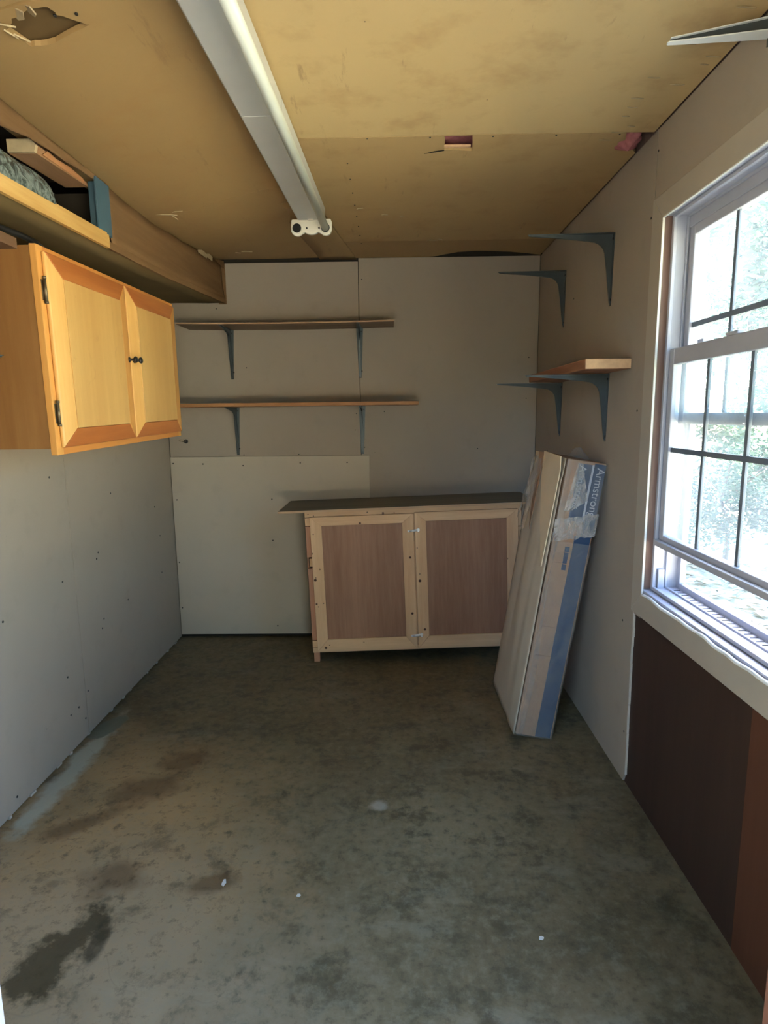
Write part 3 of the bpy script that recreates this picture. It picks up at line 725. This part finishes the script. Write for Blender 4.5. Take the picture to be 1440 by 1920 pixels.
# ------------------------------------------------------------------ overhead storage shelf along the left wall
osh = thing('overhead_shelf', 'sagging fibreboard storage shelf under the ceiling above the honey cabinet', 'shelf')
def zl(y): return lerp([(-3.03, 1.962), (-2.11, 1.976), (-1.5, 1.996), (-1.04, 2.012), (-.5, 2.046), (0, 2.078)], y)
MB().grid(4, 40, lambda u, v: (.003+u*.381, -.004-v*3.02, zl(-.004-v*3.02)+.004+.003*noise.noise(Vector((u*2, v*9, 0))))).build('bottom_board', M['underside'], osh, solid=.007)
def strip(name, ya, yb, h0, h1, x0, x1, mt, n=14, wob=0, par=osh):
    b = MB()
    for i in range(n+1):
        y = ya+(yb-ya)*i/n; w_ = wob*noise.noise(Vector((y*8, 1, 0)))
        for (x, dz) in ((x0, h0), (x1, h0+w_), (x1, h1), (x0, h1)): b.v.append(Vector((x, y, zl(y)+dz)))
    for i in range(n):
        a = i*4
        for j in range(4): b.f.append([a+j, a+4+j, a+4+(j+1) % 4, a+(j+1) % 4]); b.sm.append(False)
    b.f.append([0, 1, 2, 3]); b.f.append([n*4+3, n*4+2, n*4+1, n*4]); b.sm += [False]*2
    return b.build(name, mt, par)
M['lip'] = m_wood('yellow_pine_lip', (.52, .30, .09), (.70, .46, .17), axis=1, g=9, rings=.4)
strip('lip_strip', -1.525, -3.02, -.004, .040, .386, .399, M['lip'])
strip('lip_strip', -.004, -1.52, -.004, .020, .386, .396, M['fascia'], wob=.006)
# rolled up layer on the lip
strip('splinter', -1.53, -1.85, .040, .047, .388, .394, M['lip'], 6)
# fascia of fibreboard, wavy upper edge meets the ceiling
b = MB()
def fas(u, v):
    y = -.006-u*1.476; z0_ = zl(y)+.012; z1_ = zc(.39, y)-.001-.006*max(0, noise.noise(Vector((y*5, 7, 0))))
    return (.391-.006*math.sin(v*pi)+.004*noise.noise(Vector((y*3, v, 0)))-.012*v, y, z0_+(z1_-z0_)*v)
b.grid(40, 5, fas); b.build('fascia', M['fascia'], osh, solid=.005)
b = MB()
for (y, L, dz) in ((-.50, .16, .0), (-.36, .12, .004)):
    b.prism([(y, 0), (y+L*.5, .012), (y+L, .002), (y+L*.95, -.02), (y+L*.4, -.014), (y+.01, -.012)], .393, .3955, lambda u, v, t: (t, u, zc(.39, u)-.008+v))
b.build('torn_paper', M['torn'], osh)
MB().prism([(-.22, -.01), (-.02, -.006), (-.02, -.05), (-.16, -.022)], .397, .3985, lambda u, v, t: (t, u, zc(.39, u)+v)).build('paper_flap', M['fascia'], osh)
MB().box(.355, .40, -.008, -.003, 2.07, 2.30).build('end_strip', M['fascia'], osh)
# blue post at the end of the fascia
b = MB()
Mz = Matrix.Identity(4)
b.box(.352, .388, -1.555, -1.50, zl(-1.5)+.012, 2.20); b.build('post', M['blue_paint'], osh, .003)
MB().box(.388, .3935, -1.585, -1.487, zl(-1.5)+.040, 2.205).build('post_face', M['blue_paint'], osh)
MB().box(.34, .384, -1.63, -1.57, zl(-1.6)+.010, zl(-1.6)+.045).build('block', M['split'], osh)
# remnant of the fascia above the opening: hangs from the ceiling, ragged lower edge
b = MB()
def rem(u, v):
    y = -1.50-u*1.50; z1_ = zc(.385, y)-.001; hgt = lerp([(-3.1, .09), (-2.1, .068), (-1.93, .036), (-1.77, .028), (-1.6, .014)], y)+.006*noise.noise(Vector((y*9, 2, 0)))
    return (.388-.004*v*v, y, z1_-hgt*v)
b.grid(40, 4, rem); b.build('fascia_remnant', M['fascia'], osh, solid=.005)
MB().box(.004, .30, D+.004, -1.48, 2.225, 2.235).build('upper_board', M['dark_void'], osh)
MB().box(.02, .34, -1.44, -1.43, 2.01, 2.20).build('divider', M['dark_void'], osh)
# frosted roll on the shelf
b = MB()
def roll(u, v):
    a = u*2*pi; y = -1.625-v*1.33; e = min(1, v*9, (1-v)*9+.05); rr = .086*math.sqrt(max(.02, 1-(1-e)**2))*(1+.05*noise.noise(Vector((math.cos(a)*2, math.sin(a)*2, y*9))))
    return (.232+rr*math.cos(a)*1.1, y, zl(-1.9)+.012+.090+rr*math.sin(a))
b.grid(28, 60, roll)
roll_m = NT('crinkled_frosted_plastic', .22, .7); n_ = roll_m.noise(22, 6, .7, dist=1.8)
roll_m.col(roll_m.mix(roll_m.ramp(n_, [(.42, 0.0), (.62, 1.0)]), (.05, .075, .07), (.30, .36, .35))); roll_m.bump(n_, .8, .006)
tag(b.build('plastic_roll', roll_m.m), 'plastic-wrapped grey-green roll lying in the open end of the overhead shelf', 'roll')
# broken piece of lumber
lb = thing('broken_lumber', 'split length of lumber with pale broken end under the ceiling above the roll', 'lumber', (.332, -1.88, 2.156), (.05, 0, 0))
b = MB()
def lum(k, s):
    return None
n = 12
for i in range(n+1):
    v = i/n; y = v*.30; w0 = .05; h = .036*(1 if v < .75 else 1-(v-.75)*1.2); jz = .004*noise.noise(Vector((v*9, 0, 0)))
    for (x, z) in ((-.044, 0), (.034, 0), (.040-.01*v, h*.55+jz), (.028-.02*v, h+jz), (-.044, h)): b.v.append(Vector((x, y+(.012*noise.noise(Vector((x*40, z*40, 5))) if i == 0 else 0), z)))
for i in range(n):
    a = i*5
    for j in range(5): b.f.append([a+j, a+5+j, a+5+(j+1) % 5, a+(j+1) % 5]); b.sm.append(False)
b.f.append([0, 1, 2, 3, 4]); b.f.append([n*5+4, n*5+3, n*5+2, n*5+1, n*5]); b.sm += [False]*2
b.build('lumber_body', M['lumber'], lb)
MB().prism([(-.043, .001), (.033, .001), (.039, .02), (.027, .035), (-.043, .035)], -.012, .001, lambda u, v, t: (u, t, v)).build('broken_end', M['torn'], lb)
b = MB(); b.prism([(.02, .004), (.29, .004), (.27, .018), (.18, .024), (.10, .018), (.05, .024)], .036, .0415, lambda u, v, t: (t-.01*u/.3, u, v)); b.build('split_face', M['split'], lb)

# ------------------------------------------------------------------ fluorescent fixture
fx = thing('ceiling_light', 'white two-lamp strip light on the ceiling holding a single tube', 'light', (1.0235, -.87, 0), (0, 0, -.024))
FL = 2.13; zt = H-.007; zb = 2.268
def prof(p, y0_, y1_, mt, nm, bev=0): return MB().prism(p, y0_, y1_, lambda u, v, t: (u, -t, v)).build(nm, mt, fx, bev)
P = [(-.070, zt), (-.062, zb+.006), (-.056, zb), (.058, zb), (.062, zb+.006), (.064, zt)]
prof(P, .012, .955, M['white'], 'channel_cover', .001); prof(P, .959, FL, M['white'], 'channel_cover', .001)
prof([(-.058, zt), (-.058, zb+.006), (.058, zb+.006), (.058, zt)], .950, .966, M['black'], 'joint')
# end plate with the two lamp holders
pp = []
for k in range(9): a = pi+pi*.5*k/8; 
zp1 = 2.272; cz = 2.234
pts = [(-.088, zp1-.003), (-.083, zp1), (.083, zp1), (.088, zp1-.003), (.091, zp1-.012)]
for k in range(9): a = -k*pi*.75/8; pts.append((.0635+.0275*math.cos(a), cz-.004+.0275*math.sin(a)))
for (x, z) in ((.030, 2.218), (.018, 2.210), (.006, 2.208), (-.006, 2.208), (-.018, 2.211), (-.030, 2.218)): pts.append((x, z))
for k in range(9): a = -pi*.25-k*pi*.75/8; pts.append((-.0635+.0275*math.cos(a), cz-.004+.0275*math.sin(a)))
prof(pts, -.004, .012, M['socket'], 'end_plate', .0015)
def disc(x, r, y, mt, nm, r0=0, th=.003): 
    return MB().tube([(x, -y, cz), (x, -y-th, cz)], r, 24).build(nm, mt, fx)
for x in (-.0635, .0635):
    MB().tube([(x, -.012, cz), (x, -.016, cz)], .0245, 24).build('lamp_holder_rim', M['socket'], fx)
    disc(x, .0195, .0162, M['black'], 'lamp_holder')
MB().tube([(.0635, -.019, cz), (.0635, -FL-.02, cz)], .0165, 20).build('fluorescent_tube', m_plain('tube_glass', (.60, .63, .56), .3, .6, var=.05, bump=0), fx)
prof([(-.012, zb-.004), (.012, zb-.004), (.012, zp1), (-.012, zp1)], .008, .030, M['socket'], 'clip')
disc(-.02, .004, .0125, M['screw'], 'screw'); disc(.035, .004, .0125, M['screw'], 'screw')

# ------------------------------------------------------------------ base cabinet and its top
TH = .0314
bc = thing('base_cabinet', 'tilted low pine cabinet with two mahogany-coloured plywood doors against the back wall', 'cabinet', (.909, -.42, .056), (0, -TH, 0))
BW_, BH = 1.205, .824
def B(name, u0, u1, y0, y1, w0, w1, mt, par=bc, bev=.0012): return MB().box(u0, u1, y0, y1, w0, w1).build(name, M[mt] if isinstance(mt, str) else mt, par, bev)
B('side_panel', -.004, .006, .022, .395, .0, BH, 'luan'); B('side_panel', BW_-.008, BW_, .022, .395, .0, BH, 'luan')
B('back_panel', .006, BW_-.008, .388, .395, .0, BH, 'dark_void'); B('bottom_panel', .006, BW_-.008, .022, .388, .012, .03, 'luan')
B('top_rail', .0, BW_, .0, .022, .792, BH, 'pine'); B('bottom_rail', .0, BW_, .0, .022, .0, .030, 'pine')
# left front stile made of short pieces with gaps, a notch half way down
for (a, c, m_) in ((.745, .790, 'pine_v'), (.565, .741, 'pine_red'), (.075, .50, 'pine_red'), (.032, .072, 'pine_v')): B('frame_block', .0, .040, .0, .022, a, c, m_)
B('catch_block', .012, .040, .002, .022, .510, .556, 'end_grain')
B('mid_stile', .585, .630, .002, .022, .03, .79, 'pine_v')
for (a, c) in ((.70, .790), (.40, .696), (.032, .396)): B('frame_block', BW_-.035, BW_, .0, .022, a, c, 'pine_v')
def base_door(u0, u1, w0, w1, fwid=.062):
    d = bpy.data.objects.new('door', None); C.objects.link(d); d.parent = bc
    ya, yb = -.020, -.001
    def P4(p, mt, nm): MB().prism(p, ya, yb, lambda u, v, t: (u, t, v)).build(nm, M[mt], d, .0012)
    a, b_, c, e = (u0, w0), (u1, w0), (u1, w1), (u0, w1)
    ia, ib, ic, ie = (u0+fwid, w0+fwid+.01), (u1-fwid, w0+fwid+.01), (u1-fwid, w1-fwid+.012), (u0+fwid, w1-fwid+.012)
    g = .0006
    P4([a, ia, ie, e], 'pine_v', 'stile'); P4([(ib[0], ib[1]), b_, c, ic], 'pine_v', 'stile')
    P4([(a[0]+g, a[1]), (b_[0]-g, b_[1]), (ib[0]-g, ib[1]), (ia[0]+g, ia[1])], 'pine', 'rail'); P4([ie, ic, c, e], 'pine', 'rail')
    MB().box(ia[0]-.006, ib[0]+.006, -.010, -.004, ia[1]-.006, ic[1]+.006).build('door_panel', M['luan'], d)
    return d
base_door(.030, .603, .012, .795); base_door(.611, 1.182, .014, .800)
for w_ in (.700, .092):
    tilt = .10
    t_ = bpy.data.objects.new('catch', None); C.objects.link(t_); t_.parent = bc; t_.location = (.604, -.021, w_); t_.rotation_euler = (0, -tilt, 0)
    MB().box(-.034, .034, -.0015, .0, -.006, .006).build('plate', M['chrome'], t_, .0015)
    MB().tube([(-.028, -.007, 0), (.026, -.007, 0)], .0055, 10).build('barrel', M['chrome'], t_)
    MB().box(.020, .030, -.013, -.001, -.011, .011).build('lug', M['chrome'], t_, .002)
    MB().tube([(-.020, -.008, 0), (-.012, -.018, .002)], .003, 8).build('knob', M['chrome'], t_)
b = MB()
for (u, w_) in ((.02, .81), (.05, .80), (.10, .05), (.045, .70), (.045, .45), (.05, .28), (.35, .81), (.50, .80), (.08, .30), (.62, .60), (.63, .45)): b.tube([(u, -.0208 if .03 < u and w_ < .8 else -.0008, w_), (u, -.0195 if .03 < u and w_ < .8 else .001, w_)], .0032, 8)
tag(b.build('screw_heads', M['screw'], bc), kind='stuff')
for (x, y, h) in ((.930, -.405, .058), (2.07, -.405, .095), (.930, -.06, .058), (2.07, -.06, .095)):
    o = MB().box(-.016, .016, -.010, .022, 0, h).build('leg', M['pine_red']); o.parent = bc
    o.matrix_parent_inverse = (Matrix.Translation((.909, -.42, .056)) @ Matrix.Rotation(-TH, 4, 'Y')).inverted(); o.location = (x, y, 0)
ct = thing('countertop', 'dark stained plywood top overhanging the pine base cabinet', 'countertop', (.909, -.42, .056), (0, -TH, 0))
MB().box(-.140, BW_+.075, -.030, .402, BH+.001, BH+.013).build('plywood_slab', M['countertop'], ct)
MB().box(-.140, BW_+.075, -.032, -.030, BH+.001, BH+.0125).build('front_edge', M['ply_edge'], ct)
MB().box(-.142, -.140, -.032, .402, BH+.001, BH+.0125).build('side_edge', M['ply_edge'], ct)

# ------------------------------------------------------------------ wrapped carton leaning in the corner
th = math.atan2(.187, 1.196); cw, cdp, cl = .158, .52, 1.215
# local: x across, y depth, z along the length; right-bottom-near corner is the pivot on the floor
base = Vector((2.058, -1.275, .001))
ca = thing('carton', 'long film-wrapped flooring carton with blue printed side leaning on the right wall', 'carton', base, (0, th, 0))
nzc = lambda x, y, z: .004*noise.noise(Vector((x*9, y*7, z*3)))
def face(name, fn, nu, nv, mt, solid=0): return MB().grid(nu, nv, fn).build(name, mt, ca, solid=solid)
b = MB(); b.box(-cw, 0, 0, cdp, 0, cl); b.build('carton_body', M['cardboard'], ca, .006)
# kraft/film covered broad left side with long creases
def left(u, v):
    y = u*cdp-.006+.012*u; z = v*cl
    r = -.007-.006*abs(math.sin(u*9+v*1.3))-.010*max(0, noise.noise(Vector((u*5, v*1.2, 2))))-.012*math.sin(pi*v)*math.sin(pi*u)
    if v > .93: r += .004
    return (-cw+r, y, z)
face('wrapped_side', left, 26, 40, M['carton_film'], .001)
# near narrow face: brown left, blue right
bl0, bl1 = -.072, -.006
MB().box(bl0, bl1, -.0025, .002, .004, cl-.31).build('blue_band', M['blue_print'], ca)
MB().box(bl0+.024, bl1+.004, -.003, .002, cl-.31, cl-.006).build('blue_label', M['blue_print'], ca)
MB().box(bl0-.040, bl0+.014, -.003, .002, cl-.25, cl-.012).build('blue_label', M['blue_print'], ca)
MB().box(bl0+.015, bl0+.023, -.0032, .002, cl-.25, cl-.012).build('pale_stripe', M['white_print'], ca)
MB().box(bl0-.030, bl0-.012, -.003, .002, cl-.46, cl-.36).build('blue_tab', M['blue_print'], ca)
def text(s, size, x, z, mt, par, nm='lettering', y=-.0042, rot=pi/2):
    cu = bpy.data.curves.new('t', 'FONT'); cu.body = s; cu.size = size; cu.extrude = .0003
    to = bpy.data.objects.new('t', cu); C.objects.link(to); bpy.context.view_layer.update()
    me = bpy.data.meshes.new_from_object(to.evaluated_get(bpy.context.evaluated_depsgraph_get())); bpy.data.objects.remove(to)
    me.materials.append(mt); o = bpy.data.objects.new(nm, me); C.objects.link(o); o.parent = par
    o.location = (x, y, z); o.rotation_euler = (pi/2, rot, 0); return o
text('Armstrong', .046, bl0+.036, cl-.020, M['white_print'], ca)
text('Armstrong', .040, bl0-.034, cl-.020, M['white_print'], ca)
# near lower film fold on the left corner
def fold(u, v):
    z = v*cl; return (-cw-.004+u*(.030+.01*math.sin(v*8))*(1 if v < .8 else max(.3, 1-(v-.8)*3)), -.006-.004*math.sin(u*pi)-.003*noise.noise(Vector((u*3, v*14, 1))), z)
face('film_edge', fold, 5, 50, M['film_thin'])
# torn pale flap at the top of the broad side
fl_ = [(.03, cl+.004), (.30, cl+.010), (.27, cl-.10), (.16, cl-.28), (.05, cl-.42), (.01, cl-.46), (.0, cl-.05)]
MB().prism(fl_, -cw-.026, -cw-.022, lambda u, v, t: (t, u, v)).build('torn_flap', M['flap'], ca)
MB().prism([(.31, cl+.004), (.40, cl+.002), (.36, cl-.30), (.33, cl-.36)], -cw-.022, -cw-.019, lambda u, v, t: (t, u, v)).build('brown_gap', M['cardboard'], ca)
# crinkled film bundled around the upper part
def film1(u, v):
    x = -cw-.004+u*(cw+.006); z = cl-.30+v*.30
    e = 1-abs(2*u-1)
    return (x, -.010-.010*abs(noise.noise(Vector((u*7, v*9, 4))))-.004*abs(noise.noise(Vector((u*19, v*22, 1)))), z+.006*noise.noise(Vector((u*5, v*5, 9))))
face('crinkled_film', film1, 34, 50, M['film_thin'])
def film2(u, v):
    x = -cw-.012+u*(cw+.014)
    zb_ = cl-.345+.045*u+.012*noise.noise(Vector((u*8, 0, 3))); zt_ = cl-.25+.045*u+.02*noise.noise(Vector((u*6, 5, 3)))
    return (x, -.016-.008*abs(noise.noise(Vector((u*9, v*6, 14))))-.004*math.sin(v*pi), zb_+(zt_-zb_)*v)
face('film_band', film2, 34, 12, M['film'])
def film3(u, v):
    zt_ = cl-.01; wd = .02+.085*v if v < .72 else .085-.06*(v-.72)/.28
    return (-cw+.035+u*wd-.02*v, -.022-.010*abs(noise.noise(Vector((u*6, v*8, 24)))), zt_-.20*v)
face('film_flap', film3, 14, 26, M['film'])
def film4(u, v):   # loose flap hanging off the far upper left side
    y = .30+u*.20; z = cl-.02-v*(.30+.05*math.sin(u*7))
    return (-cw-.020-.030*v-.012*noise.noise(Vector((u*4, v*5, 2))), y, z)
face('film_flap', film4, 14, 24, M['film'])
def film5(u, v):   # puffed film on top
    a = u*pi; return (-cw*.75+cw*.6*u, .10+.12*v, cl+.002+.040*math.sin(a)*math.sin(v*pi)*(1+.5*noise.noise(Vector((u*5, v*5, 7)))))
face('film_top', film5, 18, 14, M['film_thin'])
def film6(u, v):
    z = v*(cl-.34); return (bl0-.075+u*(.148), -.006-.002*abs(noise.noise(Vector((u*8, v*26, 11)))), z)
face('film_side', film6, 20, 60, M['film_thin'])
b = MB()
for z in (.50, .37, .78, .83): b.box(-cw+.02, bl0, -.0045-.0005, -.002, z, z+.0035)
tag(b.build('carton_creases', M['cardboard'], ca), kind='stuff')

# ------------------------------------------------------------------ small things
ws = thing('wire_stub', 'short stripped wires poking from a small hole in the back wall by the cabinet', 'wire', (.105, -.001, 1.262))
MB().tube([(0, .0, 0), (0, -.002, 0)], .013, 16).build('hole', M['black'], ws)
b = MB(); b.tube([(.004, -.001, .003), (-.01, -.02, .01), (-.03, -.03, .012)], .0015, 6); b.tube([(.0, -.001, -.003), (-.012, -.022, -.002), (-.035, -.028, .006)], .0015, 6); b.build('wires', M['bronze'], ws)
for i, (x, y, s, lab) in enumerate(((1.767, -2.295, .007, 'small white chip on the bluish floor, the right one'), (1.085, -2.147, .006, 'small white chip on the floor left of the bluish area'), (.849, -2.097, .012, 'thin pale curl of debris on the brown stained floor'),)):
    b = MB(); b.prism([(-s, -s*.5), (s*.2, -s*.8), (s, 0), (s*.3, s*.6), (-s*.7, s*.5)], 0, .004, lambda u, v, t: (x+u*(1 if i < 2 else .5), y+v*(1 if i < 2 else 1.6), t+.0005)); tag(b.build('debris_chip', M['gypsum']), lab, 'debris', 'chips lying on the floor')

# ------------------------------------------------------------------ outdoors
gr = MB()
def gz(x, y): return -.14+.05*noise.noise(Vector((x*.3, y*.3, 0)))+max(0, x-9)*.05
gr.grid(60, 60, lambda u, v: (-14+u*44, -22+v*34, gz(-14+u*44, -22+v*34)))
ground = struct(gr.build('ground', M['ground']))
lf = MB()
for i in range(5200):
    x = 2.9+abs(R.gauss(0, 2.6)); y = R.uniform(-4.2, 5.5); z = gz(x, y)+R.uniform(.005, .05); s = R.uniform(.03, .075)
    a = R.uniform(0, 6.3); q = Matrix.Translation((x, y, z)) @ Matrix.Rotation(a, 4, 'Z') @ Matrix.Rotation(R.uniform(-.7, .7), 4, 'X')
    lf.quad(*[q @ Vector(p) for p in ((-s, 0, 0), (0, -s*.45, .01), (s, 0, 0), (0, s*.45, .01))])
tag(lf.build('leaf_litter', M['litter']), 'dry leaf litter covering the ground outside the window', 'leaves', kind='stuff')
b = MB().box(-.12, .12, -.09, .09, 0, .07)
for (x, y, a, lab) in ((3.55, .15, .3, 'sunlit paving block on the ground outside, nearer the window frame'), (3.30, -.75, .9, 'sunlit flat stone among the leaves outside below the window')):
    o = b.build('paving_stone', M['gypsum'], None, .01); o.location = (x, y, gz(x, y)); o.rotation_euler = (0, 0, a); tag(o, lab, 'stone', 'stones outside the window')
def leafcloud(seed, rad, hgt, n, ls):
    r = random.Random(seed); m = MB()
    cl_ = [(Vector((max(-.7, min(.7, r.gauss(0, .42))), max(-.7, min(.7, r.gauss(0, .42))), r.uniform(-.9, .9))), r.uniform(.22, .42)) for _ in range(26)]
    for i in range(n):
        c, cr = r.choice(cl_); d = Vector((r.gauss(0, 1), r.gauss(0, 1), r.gauss(0, 1))).normalized()*cr*r.random()**.4
        p = c+d; p = Vector((p.x*rad, p.y*rad, p.z*hgt)); s = ls*r.uniform(.6, 1.3)
        q = Matrix.Translation(p) @ Matrix.Rotation(r.uniform(0, 6.3), 4, 'Z') @ Matrix.Rotation(r.uniform(-1.1, 1.1), 4, 'X') @ Matrix.Rotation(r.uniform(-.8, .8), 4, 'Y')
        m.quad(*[q @ Vector(k) for k in ((-s, 0, 0), (0, -s*.5, 0), (s, 0, 0), (0, s*.5, 0))])
    me = m.mesh('leaves'); me.materials.append(M['leaf']); return me
M['dark_leaf'] = m_leaf('darkened_tree_leaves', (.015, .030, .012), (.035, .055, .022))  # leaves darkened so the added trees bounce little light
clouds = [leafcloud(3, 2.3, 3.0, 9000, .10), leafcloud(8, 1.3, 1.2, 6000, .06), leafcloud(5, 3.2, 4.5, 9000, .2)]; clouds[2].materials[0] = M['dark_leaf']
def tree(name, x, y, z0, ch, k, lab, cat, s=1, grp=None, trunk=.11):
    t = thing(name, lab, cat, (x, y, z0), (0, 0, R.uniform(0, 6)), grp)
    f = bpy.data.objects.new('foliage', clouds[k]); C.objects.link(f); f.parent = t; f.location = (0, 0, ch); f.scale = (s, s, s); f['kind'] = 'stuff'
    b = MB(); b.tube([(0, 0, -.2), (.05, .02, ch*.4), (-.05, .06, ch*.8), (0, 0, ch*1.25)], [trunk, trunk*.8, trunk*.6, trunk*.3], 8)
    for i in range(6):
        a = i*1.1; b.tube([(0, 0, ch*(.5+.08*i)), (math.cos(a)*.5*s, math.sin(a)*.5*s, ch*(.62+.1*i)), (math.cos(a)*1.1*s, math.sin(a)*1.1*s, ch*(.75+.12*i))], [trunk*.4, trunk*.25, trunk*.1], 6)
    b.build('trunk', M['wood_bark'], t); return t
G2 = 'trees seen through the window'
tree('tree', 5.1, 5.6, gz(5.1, 5.6), 4.4, 0, 'leafy tree outside, seen in the leftmost panes of the window', 'tree', .8, G2)
tree('tree', 9.0, 9.6, gz(9.0, 9.6), 3.6, 0, 'leafy tree outside, behind the second column of window panes', 'tree', .9, G2)
tree('tree', 9.4, 15.6, gz(9.4, 15.6), 5.0, 0, 'taller leafy tree farther off behind the upper sash', 'tree', 1.1, G2)
tree('tree', 15.5, 17.5, gz(15.5, 17.5), 5.4, 0, 'large tree farthest away beyond the right window panes', 'tree', 1.3, G2, .2)
tree('tree', 10.6, 3.2, gz(10.6, 3.2), 4.6, 2, 'dark unseen tree added at the side of the yard to shade the far ground', 'tree', .8, None, .2)  # unseen tree, added to shade the far ground
tree('shrub', 4.75, 2.3, gz(4.7, 2.3), .9, 1, 'low green shrub outside the lower left window panes', 'shrub', .5, 'shrubs outside the window', .03)
tree('shrub', 6.9, 4.9, gz(6.9, 4.9), 1.1, 1, 'low green shrub outside the lower right window panes', 'shrub', .7, 'shrubs outside the window', .03)

G3 = 'unseen trees added to limit doorway light'  # unseen trees added to shade the ground and limit light through the doorway
for (x, y, ch, sx, lab) in ((-5.4, -9.0, 5.2, 1.2, 'dark unseen tree added behind the doorway on its left to limit light'), (1.2, -11.6, 5.4, 1.2, 'dark unseen tree added straight behind the doorway to limit light'),
                            (8.4, -13.4, 5.4, 1.2, 'dark unseen tree added behind the doorway on its right to limit light'), (-.6, 7.2, 11.5, 1.5, 'tall dark unseen tree added behind the building to shade the doorway side')):
    tree('tree', x, y, gz(x, y), ch, 2, lab, 'tree', sx, G3, .2)
